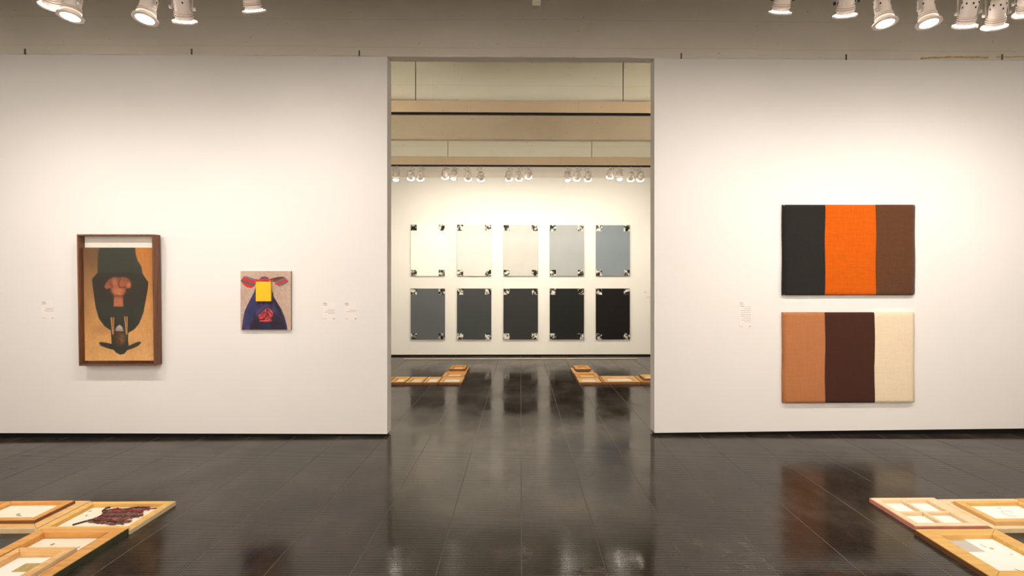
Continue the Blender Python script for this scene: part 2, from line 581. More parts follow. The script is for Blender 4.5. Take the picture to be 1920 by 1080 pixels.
# ================================================================== LAMPS
meshes = {}
def lamp_meshes():
    def mk(key, bm, mat, smooth=False):
        me = bpy.data.meshes.new(key)
        bmesh.ops.recalc_face_normals(bm, faces=bm.faces)
        bm.to_mesh(me); bm.free()
        if smooth:
            me.polygons.foreach_set('use_smooth', [True] * len(me.polygons))
        me.materials.append(mat)
        meshes[key] = me
    bm = bmesh.new(); lathe(bm, [(0.022, 0.118), (0.04, 0.112), (0.051, 0.095), (0.055, 0.07), (0.055, -0.02), (0.052, -0.024)], 24); mk('body', bm, m_lampwhite, True)
    for k, (r, z) in enumerate(((0.061, -0.026), (0.063, -0.040), (0.065, -0.054))):
        bm = bmesh.new(); lathe(bm, [(0.05, z + 0.006), (r, z + 0.004), (r, z - 0.003), (0.05, z - 0.006)], 24); mk('ring%d' % k, bm, m_lampwhite)
    bm = bmesh.new(); lathe(bm, [(0.050, -0.02), (0.053, -0.06), (0.060, -0.072), (0.060, -0.080)], 24, False, False); mk('neck', bm, m_lampwhite, True)
    # octagonal filter frame with a round hole
    bm = bmesh.new()
    ro_, ri = 0.090, 0.060
    rings = []
    for z, r, oct_ in ((-0.088, ro_, 1), (-0.098, ro_, 1), (-0.098, ri, 0), (-0.088, ri, 0)):
        ring = []
        for i in range(24):
            a = 2 * math.pi * i / 24
            rr = r
            if oct_:
                s = (a + math.pi / 8) % (math.pi / 4) - math.pi / 8
                rr = r * math.cos(math.pi / 8) / math.cos(s)
            ring.append(bm.verts.new((rr * math.cos(a + .39), rr * math.sin(a + .39), z)))
        rings.append(ring)
    for q in range(4):
        a, b = rings[q], rings[(q + 1) % 4]
        for i in range(24):
            bm.faces.new((a[i], a[(i + 1) % 24], b[(i + 1) % 24], b[i]))
    mk('filter_frame', bm, m_lampwhite)
    for nm, mt in (('lens', m_lens), ('lens_far', m_lensf)):
        bm = bmesh.new(); lathe(bm, [(0.050, -0.074), (0.0605, -0.078), (0.0605, -0.094), (0.045, -0.099), (0.02, -0.101)], 24); mk(nm, bm, mt, True)
    bm = bmesh.new()
    for a in range(0, 360, 45):
        for z, da in ((0.075, 0), (0.045, 22)):
            if z == 0.045 and a % 90:
                continue
            an = math.radians(a + da)
            c = Vector((0.0545 * math.cos(an), 0.0545 * math.sin(an), z))
            n = Vector((math.cos(an), math.sin(an), 0)); tt = Vector((-n.y, n.x, 0))
            vs_ = [bm.verts.new(c + n * 0.0016 + tt * 0.006 * math.cos(k * math.pi / 4) + Vector((0, 0, 0.008 * math.sin(k * math.pi / 4)))) for k in range(8)]
            vb = [bm.verts.new(v.co - n * 0.003) for v in vs_]
            bm.faces.new(vs_)
            for k in range(8):
                bm.faces.new((vs_[k], vb[k], vb[(k + 1) % 8], vs_[(k + 1) % 8]))
    mk('vent_holes', bm, m_hole)
    # yoke (unit drop is scaled by z): arms from pivot (0) up to 0.13
    bm = bmesh.new()
    for s in (-1, 1):
        box(bm, s * 0.066 - 0.003, s * 0.066 + 0.003, -0.009, 0.009, -0.012, 0.135)
    box(bm, -0.069, 0.069, -0.009, 0.009, 0.130, 0.136)
    mk('yoke', bm, m_lampgrey)
    for s in (-1, 1):
        bm = bmesh.new()
        ps = [(0.0545, 0), (0.074, 0), (0.074, 0.012), (0.088, 0.012), (0.088, 0)]
        r_ = bmesh.new()
        lathe(bm, [(0.005, 0.0545), (0.005, 0.072), (0.013, 0.072), (0.013, 0.086), (0.006, 0.089)], 10)
        bmesh.ops.rotate(bm, verts=bm.verts, cent=(0, 0, 0), matrix=Matrix.Rotation(s * math.pi / 2, 3, 'Y'))
        r_.free()
        mk('knob%d' % s, bm, m_lampgrey)
        kd = meshes['knob%d' % s].copy(); kd.materials[0] = m_hole; meshes['knobd%d' % s] = kd
    bm = bmesh.new(); box(bm, -0.02, 0.02, -0.016, 0.016, -0.038, 0.012, bev=0.003); lathe(bm, [(0.008, -0.037), (0.008, -0.06)], 10); mk('track_adapter', bm, m_lampgrey)
lamp_meshes()

def lamp(x, Y, zp, aim, energy, label, group, far=False, size=62, light=True, dark=False):
    """track lamp: hangs from the track at (x, Y), pivot at height zp, aimed at a point"""
    piv = Vector((x, Y + 0.03, zp))
    d = (Vector(aim) - piv).normalized()
    yaw = math.atan2(-d.x, d.y)
    pitch = math.atan2(math.hypot(d.x, d.y), -d.z)   # 0 = straight down
    t = thing('track_lamp', label, 'lamp', (x, Y + 0.03, ZTR), yaw, group)
    drop = zp - ZTR
    hs = 0.88 if far else 1.0
    def part(key, nm, par=t, loc=(0, 0, 0), rx=0.0, sc=None):
        o = bpy.data.objects.new(nm, meshes[key])
        C.objects.link(o); o.parent = par; o.location = loc; o.rotation_euler = (rx, 0, 0)
        if sc:
            o.scale = sc
        elif par is t and key != 'track_adapter':
            o.scale = (hs, hs, hs)
        return o
    part('track_adapter', 'track_adapter')
    ys = (-drop - 0.058) / 0.136
    part('yoke', 'yoke', t, (0, 0, drop), 0, (hs, 1, ys))
    hl = (0, 0, drop)
    body = part('body', 'body', t, hl, pitch)
    part('vent_holes', 'vent_holes', body)['kind'] = 'stuff'
    part('neck', 'neck', t, hl, pitch)
    for k in range(3):
        part('ring%d' % k, 'cooling_ring', t, hl, pitch)
    part('filter_frame', 'filter_frame', t, hl, pitch)
    part('lens_far' if far else 'lens', 'lens', t, hl, pitch)
    for s in (-1, 1):
        part(('knobd%d' if dark else 'knob%d') % s, 'knob', t, hl)
    # cable from adapter to the back of the body
    bm = bmesh.new()
    back = Vector((0, -math.sin(pitch) * 0.115, drop + math.cos(pitch) * 0.115))
    sd = random.choice((-1, 1))
    p = [Vector((0.018 * sd, 0, -0.02)), Vector((0.06 * sd, -0.01, -0.035)), Vector((0.085 * sd, -0.03, -0.06)), back + Vector((0.05 * sd, -0.02, 0.02)), back]
    q = []
    for i in range(len(p) - 1):
        for u in (0, .5):
            q.append(p[i].lerp(p[i + 1], u))
    q.append(p[-1])
    tube(bm, q, 0.0035, 5)
    obj('cable', bm, m_cable, t, True)
    if light:
        ld = bpy.data.lights.new('spot', 'SPOT')
        ld.energy = energy
        ld.color = FAR_COL if far else NEAR_COL
        ld.spot_size = math.radians(size)
        ld.spot_blend = 1.0
        ld.shadow_soft_size = 0.055
        lo = bpy.data.objects.new('spot', ld)
        C.objects.link(lo); lo.parent = t
        lo.location = (0, math.sin(pitch) * 0.17, drop - math.cos(pitch) * 0.17)
        lo.rotation_euler = (pitch, 0, 0)
    return t

G1 = 'track lamps along the top of the near room'
def near(px, py_piv, aim, e, label, size=150, dark=False):
    x = PX(px, Y0 + 0.03)
    return lamp(x, Y0, PZ(px, py_piv, Y0 + 0.03), aim, e, label, G1, False, size, dark=dark)
def wallpt(px, py):
    p = P(px, py, YW)
    return (p.x, p.y, p.z)
# left group
near(98, -12, wallpt(90, 720), E_WALL * .8, 'white track lamp at far upper left, mostly hidden behind its tilted neighbour')
near(136, 9, (-3.5, 3.65, 0), E_FLOOR, 'leftmost white track lamp with its glowing lens tilted to the viewer', 62)
near(277, 14, (-3.0, 3.4, 0), E_FLOOR * .8, 'white track lamp at upper left with glowing octagonal lens, second tilted one from the left', 62)
near(342, 15, wallpt(470, 720), E_WALL, 'white track lamp pointing straight down at upper left, right of the tilted lamps')
near(470, -5, wallpt(660, 720), E_WALL * 1.1, 'white track lamp cut by the top edge, rightmost of the left group')
# right group
near(1468, -2, wallpt(1310, 720), E_WALL * 1.1, 'white track lamp with black knobs, leftmost of the right group', 150, True)
near(1587, 4, wallpt(1500, 720), E_WALL * .9, 'white track lamp with black knobs, second of the right group', 150, True)
near(1656, 22, (2.95, 3.6, 0), E_FLOOR, 'white track lamp with octagonal glowing lens tilted left, third of the right group', 62)
near(1738, 22, (3.2, 3.55, 0), E_FLOOR, 'white track lamp with glowing lens, corded body, fourth of the right group', 62)
near(1815, 24, wallpt(1640, 720), E_WALL * .45, 'white track lamp with glaring lens, fifth of the right group')
near(1869, 26, wallpt(1740, 720), E_WALL * .55, 'white track lamp with glaring lens leaning left, sixth of the right group')
near(1925, 2, wallpt(1880, 720), E_WALL * .5, 'white track lamp cut by the right edge of the picture')
# the track goes on beyond the picture
near(-190, 6, wallpt(190, 720), E_WALL * 1.0, 'white track lamp beyond the left edge, aimed at the walnut frame', 130)
near(-330, 6, wallpt(-60, 720), E_WALL * .7, 'white track lamp beyond the left edge, farthest out')
near(2150, 6, wallpt(1700, 720), E_WALL * 1.0, 'white track lamp beyond the right edge, aimed at the striped textiles', 130)
near(2290, 6, wallpt(1980, 720), E_WALL * .7, 'white track lamp beyond the right edge, farthest out')
# unseen second rail behind the viewer: lamps added as frontal fill for the partitions
for k, (x, ax) in enumerate(((-5.2, -5.4), (-3.6, -3.9), (-2.0, -2.4), (2.0, 2.4), (3.6, 3.9), (5.2, 5.4))):
    lamp(x, YB, 3.76, (ax, YW, 1.3), E_FRONT_FILL, '%s added fill lamp on the rail behind the viewer, counted from the left' % ('first', 'second', 'third', 'fourth', 'fifth', 'last')[k], 'added track lamps of the rear rail', False, 46)
# unseen lamps added so the wall behind the viewer bounces light back
for k, x in enumerate((-5.9, -4.3, -2.7, -0.9, 0.9, 2.7, 4.3, 5.9)):
    lamp(x, YB, 3.76, (x, BACK, 1.9), E_REAR_BOUNCE, '%s added bounce lamp on the rail behind the viewer turned to the back wall' % ('first', 'second', 'third', 'fourth', 'fifth', 'sixth', 'seventh', 'last')[k], 'added track lamps of the rear rail', False, 130)

G2 = 'track lamps in a row in the far room'
fars = [(743, 330, 'f'), (770, 329, 'w'), (788, 330, 'w'), (834, 327, 'w'), (851, 328, 'f'), (878, 330, 'w'), (902, 331, 'w'), (954, 330, 'w'), (973, 330, 'w'), (991, 326, 'w'),
        (1064, 331, 'f'), (1082, 330, 'w'), (1103, 331, 'w'), (1144, 326, 'w'), (1161, 329, 'f'), (1183, 331, 'w'), (1201, 331, 'w')]
ordn = ['leftmost', 'second', 'third', 'fourth', 'fifth', 'sixth', 'seventh', 'eighth', 'ninth', 'tenth', 'eleventh', 'twelfth', 'thirteenth', 'fourteenth', 'fifteenth', 'sixteenth', 'rightmost']
for k, (px, py, kind) in enumerate(fars):
    x = PX(px, Y2 + 0.03)
    zp = PZ(px, py, Y2 + 0.03)
    if kind == 'w':
        lamp(x, Y2, zp, (x * 1.12 + random.uniform(-.15, .15), YF, 1.75), E_FAR, '%s lamp of the far row behind the opening%s' % (ordn[k], '' if 'most' in ordn[k] else ', counted from the left'), G2, True, 140)
    else:
        lamp(x, Y2, zp, (x * 1.1, 9.6, 0), E_FAR * 1.1, '%s lamp of the far row%s, bright lens facing the viewer' % (ordn[k], '' if 'most' in ordn[k] else ' from the left'), G2, True, 60)
# far row continues behind the partitions; middle track lamps are added for bounce light
for s, nm in ((-1, 'left'), (1, 'right')):
    for k, x in enumerate((3.6, 4.9)):
        lamp(s * x, Y2, 3.76, (s * x, YF, 1.7), E_FAR * 1.4, '%s track lamp of the far room hidden behind the %s partition' % (('first', 'second')[k], nm), G2, True, 70)
        lamp(s * (x - 0.9), Y1, 3.76, (s * (x - 0.9) , YW + TW, 2.4), E_MID_BOUNCE, '%s added bounce lamp on the middle track, hidden behind the %s partition' % (('first', 'second')[k], nm), 'added bounce lamps of the middle rail', True, 110)

# ================================================================== PAINTED SURFACES
class Raster:
    def __init__(s, W, H, x0, y0, x1, y1):
        s.W, s.H = W, H
        gx = x0 + (np.arange(W) + .5) / W * (x1 - x0)
        gy = y0 + (np.arange(H) + .5) / H * (y1 - y0)
        s.X, s.Y = np.meshgrid(gx, gy)
        s.px = (x1 - x0) / W
        s.a = np.zeros((H, W, 3))
        rs = np.random.RandomState(3)
        s.rs = rs
    def smooth_noise(s, nx, ny):
        g = s.rs.rand(ny + 1, nx + 1)
        u = np.linspace(0, nx - 1e-6, s.W); v = np.linspace(0, ny - 1e-6, s.H)
        iu = u.astype(int); iv = v.astype(int)
        fu = (u - iu); fv = (v - iv)[:, None]
        fu = fu * fu * (3 - 2 * fu); fv = fv * fv * (3 - 2 * fv)
        a = g[iv][:, iu]; b = g[iv][:, iu + 1]; c = g[iv + 1][:, iu]; d = g[iv + 1][:, iu + 1]
        return (a * (1 - fu) + b * fu) * (1 - fv) + (c * (1 - fu) + d * fu) * fv
    def mask(s, pts, soft=1.5):
        n = len(pts)
        ins = np.zeros(s.X.shape, bool)
        dist = np.full(s.X.shape, 1e9)
        for i in range(n):
            xa, ya = pts[i]; xb, yb = pts[(i + 1) % n]
            if ya != yb:
                c = ((ya > s.Y) != (yb > s.Y)) & (s.X < (xb - xa) * (s.Y - ya) / (yb - ya) + xa)
                ins ^= c
            L = max((xb - xa) ** 2 + (yb - ya) ** 2, 1e-9)
            t = np.clip(((s.X - xa) * (xb - xa) + (s.Y - ya) * (yb - ya)) / L, 0, 1)
            dist = np.minimum(dist, np.hypot(s.X - xa - t * (xb - xa), s.Y - ya - t * (yb - ya)))
        sd = np.where(ins, dist, -dist)
        return np.clip(0.5 + sd / (2 * soft), 0, 1)
    def ell(s, cx, cy, rx, ry, soft=0.2):
        d = np.hypot((s.X - cx) / rx, (s.Y - cy) / ry)
        return np.clip((1 + soft - d) / (2 * soft), 0, 1)
    def line(s, pts, wd):
        dist = np.full(s.X.shape, 1e9)
        for (xa, ya), (xb, yb) in zip(pts, pts[1:]):
            L = max((xb - xa) ** 2 + (yb - ya) ** 2, 1e-9)
            t = np.clip(((s.X - xa) * (xb - xa) + (s.Y - ya) * (yb - ya)) / L, 0, 1)
            dist = np.minimum(dist, np.hypot(s.X - xa - t * (xb - xa), s.Y - ya - t * (yb - ya)))
        return np.clip(1 - dist / wd, 0, 1)
    def fill(s, m, col, op=1.0):
        m = (m * op)[..., None]
        c = np.array(col, float) if not isinstance(col, np.ndarray) else col
        s.a = s.a * (1 - m) + c * m
    def mesh(s, name, x0, x1, z0, z1, y, mat):
        """vertical grid facing -y, first raster row at the top"""
        W, H = s.W, s.H
        xs = np.linspace(x0, x1, W + 1); zs = np.linspace(z1, z0, H + 1)
        gx, gz = np.meshgrid(xs, zs)
        co = np.stack([gx, np.full_like(gx, y), gz], -1).reshape(-1, 3)
        i = (np.arange(H)[:, None] * (W + 1) + np.arange(W)[None]).reshape(-1)
        fc = np.stack([i, i + W + 1, i + W + 2, i + 1], -1)
        me = bpy.data.meshes.new(name)
        me.from_pydata(co.tolist(), [], fc.tolist())
        at = me.color_attributes.new('paint', 'FLOAT_COLOR', 'CORNER')
        v = np.clip(s.a.reshape(-1, 3) / 255, 0, 1)
        lin = np.where(v > .04045, ((v + .055) / 1.055) ** 2.4, v / 12.92)
        col = np.concatenate([lin, np.ones((len(lin), 1))], 1)
        at.data.foreach_set('color', np.repeat(col, 4, axis=0).astype(np.float32).ravel())
        me.materials.append(mat)
        return me

# ---- walnut box frame with the upside down figure
def framed_picture():
    dep = 0.12
    yfr = YW - 0.139                       # plane of the front at mid height
    pl = P(145.5, 562, yfr); pr = P(289, 562, yfr)
    zt = P(215, 438.8, yfr - 0.016).z; zb = P(219, 685.5, yfr + 0.016).z
    W = pr.x - pl.x; Hh = zt - zb
    xc = (pl.x + pr.x) / 2
    t = thing('framed_painting', 'tall painting of an inverted dark hooded figure in a deep walnut box frame', 'painting', (xc, YW, zb))
    t.rotation_euler = (math.radians(1.15), 0, 0)
    yb, yf = -0.004, -0.123
    bar = 0.016
    x0, x1 = -W / 2, W / 2
    obj('side_bar', nb(x0, x0 + bar, yf, yb, 0, Hh, bev=.0015), m_walnut, t)
    obj('side_bar', nb(x1 - bar, x1, yf, yb, 0, Hh, bev=.0015), m_walnut, t)
    obj('top_bar', nb(x0 + bar, x1 - bar, yf, yb, Hh - bar, Hh, bev=.0015), m_walnut, t)
    obj('bottom_bar', nb(x0 + bar, x1 - bar, yf, yb, 0, bar, bev=.0015), m_walnut, t)
    obj('mount_board', nb(x0 + bar, x1 - bar, -0.034, -0.014, 0.2, Hh - bar), m_mount, t)
    obj('shade_strip', nb(x0 + bar, x1 - bar, -0.020, -0.008, bar, 0.2), m_walnut, t)  # dark strip added in place of the shade inside the bottom bar
    obj('glass', nb(x0 + bar, x1 - bar, -0.098, -0.096, bar, Hh - bar), m_glass, t)
    # painting: zoom coordinates of the photograph, left and right edge straightened
    R = Raster(190, 310, 350, 162, 824, 926)
    n1 = R.smooth_noise(6, 8); n2 = R.smooth_noise(40, 14); n3 = R.smooth_noise(90, 120)
    v = (R.Y - 162) / 764; u = (R.X - 350) / 474
    left = np.stack([98 + 100 * np.clip(v * 1.25, 0, 1), 70 + 80 * np.clip(v * 1.2, 0, 1), 44 + 48 * np.clip(v * 1.15, 0, 1)], -1)
    right = np.stack([158 + 48 * v, 100 + 58 * v, 40 + 62 * v], -1)
    k = np.clip((u - .25) / .5, 0, 1)[..., None]
    bg = left * (1 - k) + right * k
    bg = bg * (1.04 + 0.14 * n1 + 0.06 * (n2 - .5))[..., None]
    R.a = bg
    R.fill(R.ell(465, 715, 55, 30, .6), (165, 112, 72), .45)
    cloak = [(462, 150), (447, 205), (443, 330), (405, 375), (410, 430), (418, 500), (427, 570), (446, 640), (480, 690), (523, 722), (527, 790), (527, 812), (500, 806),
             (455, 798), (444, 806), (455, 824), (500, 842), (540, 852), (558, 873), (583, 885), (610, 879), (630, 855), (660, 845), (700, 827), (722, 805), (716, 796),
             (690, 802), (640, 825), (636, 790), (638, 738), (680, 712), (712, 672), (740, 600), (755, 520), (770, 440), (774, 395), (735, 335), (730, 290), (705, 250), (692, 200), (690, 150)]
    R.fill(R.mask(cloak, 2.5), (44, 46, 36))
    R.fill(R.mask(cloak, 2.5) * (R.Y < 330), (55, 60, 48), .8)
    R.fill(R.mask(cloak, 2.5) * (R.Y > 330) * (R.Y < 545), (52, 38, 32), .45)
    mush = [(483, 428), (497, 442), (527, 434), (535, 462), (548, 480), (543, 560), (608, 560), (606, 505), (612, 478), (628, 440), (655, 432), (663, 405), (650, 375), (620, 358), (580, 364), (545, 360), (515, 376), (492, 405)]
    R.fill(R.mask(mush, 3), (128, 72, 50))
    R.fill(R.ell(575, 455, 42, 28, .5), (196, 116, 76), .9)
    R.fill(R.ell(600, 405, 30, 26, .5), (165, 92, 62), .9)
    R.fill(R.ell(553, 400, 18, 32, .5), (188, 108, 74), .8)
    R.fill(R.ell(645, 415, 14, 18, .6), (205, 122, 78), .9)
    R.fill(R.ell(505, 425, 16, 14, .6), (158, 92, 62), .8)
    R.fill(R.mask([(548, 500), (604, 500), (607, 558), (544, 558)], 4), (186, 112, 76), .9)
    R.fill(R.line([(590, 375), (578, 400), (585, 432), (625, 430)], 6), (70, 36, 26), .8)
    R.fill(R.line([(553, 485), (605, 487)], 4), (90, 48, 34), .8)
    R.fill(R.line([(553, 512), (604, 505)], 3), (110, 60, 40), .6)
    R.fill(R.line([(532, 400), (540, 430)], 5), (90, 48, 34), .7)
    R.fill(R.line([(575, 470), (590, 478)], 5), (228, 160, 118), .8)
    for xa, xb, ya in ((521, 548, 633), (611, 637, 627)):
        R.fill(R.mask([(xa, ya), (xb, ya), (xb - 6, 765), (xa + 14, 765)], 2), (96, 60, 30))
        xm = (xa + xb) / 2
        R.fill(R.line([(xa + 5, ya + 2), (xm + 1, 745)], 5), (236, 196, 140), .9)
        R.fill(R.line([(xb - 5, ya + 2), (xm + 5, 745)], 5), (222, 170, 105), .9)
        R.fill(R.line([(xm, ya + 2), (xm + 3, 720)], 3), (150, 84, 34), .9)
        for q in range(5):
            R.fill(R.ell(xm + q, ya + 16 + q * 20, 10, 2.2, .6), (130, 72, 30), .55)
    R.fill(R.mask([(548, 700), (612, 700), (622, 800), (600, 830), (565, 830), (545, 800)], 5), (66, 48, 34))
    R.fill(R.ell(592, 778, 24, 34, .5), (132, 98, 58), .9)
    R.fill(R.ell(568, 785, 15, 32, .6), (84, 58, 42), .9)
    for p in ([(572, 760), (590, 765)], [(580, 790), (583, 812)], [(598, 770), (612, 778)]):
        R.fill(R.line(p, 4), (44, 30, 22), .8)
    R.fill(R.mask([(577, 683), (562, 698), (552, 722), (606, 726), (600, 700), (588, 685)], 3), (176, 160, 154))
    R.fill(R.line([(558, 712), (602, 714)], 3), (92, 66, 60), .8)
    R.fill(R.line([(690, 634), (705, 634), (714, 622)], 3), (96, 78, 54), .7)
    R.a *= (0.96 + 0.08 * n3)[..., None]
    # place on the panel, recessed 7 cm behind the front
    yp = YW - 0.139 + 0.052
    sc = Hh / (685.5 - 438.8)
    ztop = Hh - (465 - 438.8 - 2) * sc * 1.006
    zbot = (685.5 - 677.5) * sc
    px0, px1 = x0 + bar + 0.004, x1 - bar - 0.004
    yy = -0.062
    core = nb(px0, px1, yy + 0.0006, yy + 0.026, zbot, ztop)
    p = obj('painting_panel', core, m_black, t)
    obj('painted_surface', R.mesh('painted_surface', px0, px1, zbot, ztop, yy, m_paint), None, p)
    p['label'] = 'golden brown painting with an upside down black cloaked figure'
framed_picture()

# ---- cloaked figure with the yellow square
def cloak_picture():
    yf = YW - 0.035
    a = P(451, 508.3, yf); b = P(545.2, 618.8, yf)
    t = thing('canvas_painting', 'small unframed canvas of a blue cloaked figure with a raised yellow square', 'painting', ((a.x + b.x) / 2, YW, b.z))
    W = b.x - a.x; Hh = a.z - b.z
    obj('canvas', nb(-W / 2, W / 2, -0.0344, -0.001, 0, Hh, bev=.002), plain('painted_canvas_edge', srgb(150, 132, 122), .8), t)
    R = Raster(180, 212, 212, 125, 857, 882)
    n1 = R.smooth_noise(4, 5); n2 = R.smooth_noise(18, 7); n3 = R.smooth_noise(70, 80); n4 = R.smooth_noise(9, 26)
    bg = np.stack([178 + 18 * n1, 152 + 20 * n1, 136 + 18 * n1], -1)
    R.a = bg + ((n3 - .5) * 8)[..., None]
    # hood
    R.fill(R.ell(518, 235, 62, 40, .08), (92, 78, 110))
    R.fill(R.ell(518, 248, 50, 34, .1), (70, 66, 100))
    cl = [(428, 255), (410, 320), (390, 385), (350, 465), (300, 560), (265, 640), (242, 750), (228, 878), (815, 878), (808, 825), (780, 720), (740, 620), (690, 540), (640, 460), (618, 375), (612, 255)]
    M = R.mask(cl, 2.5)
    R.fill(M, np.stack([44 + 30 * n2, 42 + 22 * n2, 70 + 36 * n2], -1))
    R.fill(M * R.mask([(330, 882), (345, 790), (440, 690), (640, 660), (740, 760), (790, 882)], 14), np.stack([38 + 12 * n4, 33 + 10 * n4, 42 + 14 * n4], -1), .9)
    R.fill(M * R.mask([(480, 882), (500, 800), (590, 800), (600, 882)], 18), (38, 46, 78), .8)
    R.fill(M * R.mask([(300, 570), (360, 470), (420, 520), (430, 600), (330, 760), (270, 860), (250, 800)], 20), (50, 60, 102), .6)
    R.fill(M * R.line([(470, 520), (500, 590), (450, 640)], 26), (110, 72, 120), .5)
    R.fill(M * R.line([(640, 500), (720, 640), (790, 850)], 22), (40, 34, 36), .7)
    # ribbons
    rib = [(214, 248), (236, 214), (265, 189), (300, 195), (380, 222), (425, 232), (425, 262), (385, 322), (352, 342), (300, 334), (250, 300)]
    MR = R.mask(rib, 2.5)
    R.fill(MR, (205, 46, 48))
    d = (R.Y - 222) - (R.X - 320) * 0.32
    R.fill(MR * np.clip((2 - d) / 4, 0, 1), (92, 110, 150))
    R.fill(MR * (np.clip((40 - np.abs(d - 58)) / 4 - 5.2, 0, 1)), (88, 94, 92))
    rib2 = [(560, 236), (640, 212), (700, 200), (768, 198), (800, 226), (828, 258), (800, 284), (742, 312), (705, 321), (688, 306), (656, 298), (658, 266), (610, 258)]
    MR = R.mask(rib2, 2.5)
    R.fill(MR, (196, 52, 56))
    d = (R.Y - 258) + (R.X - 740) * 0.42
    R.fill(MR * np.clip((-32 - d) / 4, 0, 1), (92, 72, 62))
    R.fill(MR * np.clip((14 - np.abs(d + 18)) / 3, 0, 1), (98, 106, 110))
    R.fill(MR * np.clip((d - 26) / 4, 0, 1) * (R.X > 680), (86, 112, 104))
    R.fill(R.line([(425, 246), (520, 232), (620, 240)], 15) > .2, (206, 46, 42))
    R.fill(R.line([(600, 232), (690, 214), (740, 204)], 9) > .3, (84, 62, 50))
    R.fill(R.line([(622, 398), (634, 412), (630, 434)], 5), (40, 60, 40), .9)
    # embroidery
    em = [(438, 692), (480, 664), (530, 616), (560, 594), (600, 620), (632, 655), (628, 692), (608, 722), (616, 768), (540, 780), (455, 772), (448, 735)]
    R.fill(R.mask(em, 3), (182, 58, 62))
    for p in ([(552, 610), (548, 700), (500, 742), (452, 748)], [(560, 612), (566, 700), (610, 724)], [(450, 752), (540, 742), (612, 752)], [(470, 690), (520, 650)], [(580, 640), (612, 680)]):
        R.fill(R.line(p, 8), (40, 26, 34), .95)
    for k in range(46):
        x, y = R.rs.uniform(450, 622), R.rs.uniform(625, 768)
        R.fill(R.ell(x, y, 7, 5, .4) * R.mask(em, 3), [(60, 36, 46), (224, 110, 104), (196, 150, 140), (140, 32, 40)][k % 4], .8)
    R.fill(R.line([(500, 766), (540, 748), (580, 764)], 3), (206, 190, 180), .8)
    R.a *= (0.95 + 0.1 * n3)[..., None]
    s = W / (857 - 212)
    obj('painted_surface', R.mesh('painted_surface', -W / 2, W / 2, 0, Hh, -0.0352, m_paint2), None, t)
    fx = lambda x: (x - 534.5) * s
    fz = lambda z: (882 - z) * s
    y = obj('yellow_block', nb(fx(424), fx(616), -0.066, -0.0354, fz(510), fz(255), bev=.0015), m_yellow, t)
    y['label'] = 'raised bright yellow square'
cloak_picture()

# ---- striped textiles
def textile(px0, py0, px1, py1, cuts, cols, label):
    dep = 0.045
    yf = YW - dep
    a = P(px0, py0, yf); b = P(px1, py1, yf)
    t = thing('striped_textile', label, 'textile', ((a.x + b.x) / 2, YW, b.z), group='striped textiles on the right partition')
    W = b.x - a.x; Hh = a.z - b.z
    obj('stretcher', nb(-W / 2 + .008, W / 2 - .008, -dep + .008, -0.001, .008, Hh - .008), m_canvas, t)
    xs = [0] + [(c - px0) / (px1 - px0) for c in cuts] + [1]
    seams = []
    n = 36
    for k, xx in enumerate(xs):
        ph = random.uniform(0, 6)
        amp = 0.0035 if 0 < k < len(xs) - 1 else 0.002
        seams.append([-W / 2 + xx * W + amp * math.sin(ph + j * .25) + random.uniform(-.0006, .0006) for j in range(n + 1)])
    for k, (cn, mt) in enumerate(cols):
        bm = bmesh.new()
        m = 10
        la, lb = seams[k], seams[k + 1]
        grid = []
        # wraps over the front and the edges of the stretcher
        jj = [(-1, 0)] + [(j, 1) for j in range(n + 1)] + [(n + 1, 0)]
        for j, fr in jj:
            row = []
            jc = min(max(j, 0), n)
            z = Hh * jc / n + (0.0022 * math.sin(j * 3.1 + k) if jc in (0, n) else 0)
            ii = list(range(m + 1))
            cols_ = []
            if k == 0:
                cols_.append((la[jc], -0.002))
            for i in ii:
                u = i / m
                ed = 0.006 * ((k == 0 and i == 0) + (k == len(cols) - 1 and i == m)) + 0.006 * (jc in (0, n))
                cols_.append((la[jc] + (lb[jc] - la[jc]) * u, -dep + ed - 0.0012 * math.sin(math.pi * u)))
            if k == len(cols) - 1:
                cols_.append((lb[jc], -0.002))
            for (x, y) in cols_:
                row.append(bm.verts.new((x, y if fr else -0.002, z)))
            grid.append(row)
        for r0, r1 in zip(grid, grid[1:]):
            for i in range(len(r0) - 1):
                bm.faces.new((r0[i], r0[i + 1], r1[i + 1], r1[i]))
        o = obj('stripe', bm, mt, t, True)
        o['label'] = cn + ' woven stripe'
mw_black = mat_weave('weave_black', srgb(40, 38, 36), .3)
mw_orange = mat_weave('weave_orange', srgb(205, 92, 6), .3)
mw_brown = mat_weave('weave_brown', srgb(92, 60, 38), .3)
mw_tan = mat_weave('weave_tan', srgb(184, 120, 76), .24)
mw_dark = mat_weave('weave_dark_brown', srgb(70, 40, 30), .25)
mw_cream = mat_weave('weave_cream', srgb(232, 214, 184), .13)
textile(1468.8, 383.3, 1716.5, 553.5, (1547, 1642), (('black', mw_black), ('orange', mw_orange), ('brown', mw_brown)), 'upper woven textile with black, orange and brown vertical stripes')
textile(1469.0, 586.0, 1715.6, 755.5, (1546.7, 1640), (('tan', mw_tan), ('dark brown', mw_dark), ('cream', mw_cream)), 'lower woven textile with tan, dark brown and cream vertical stripes')

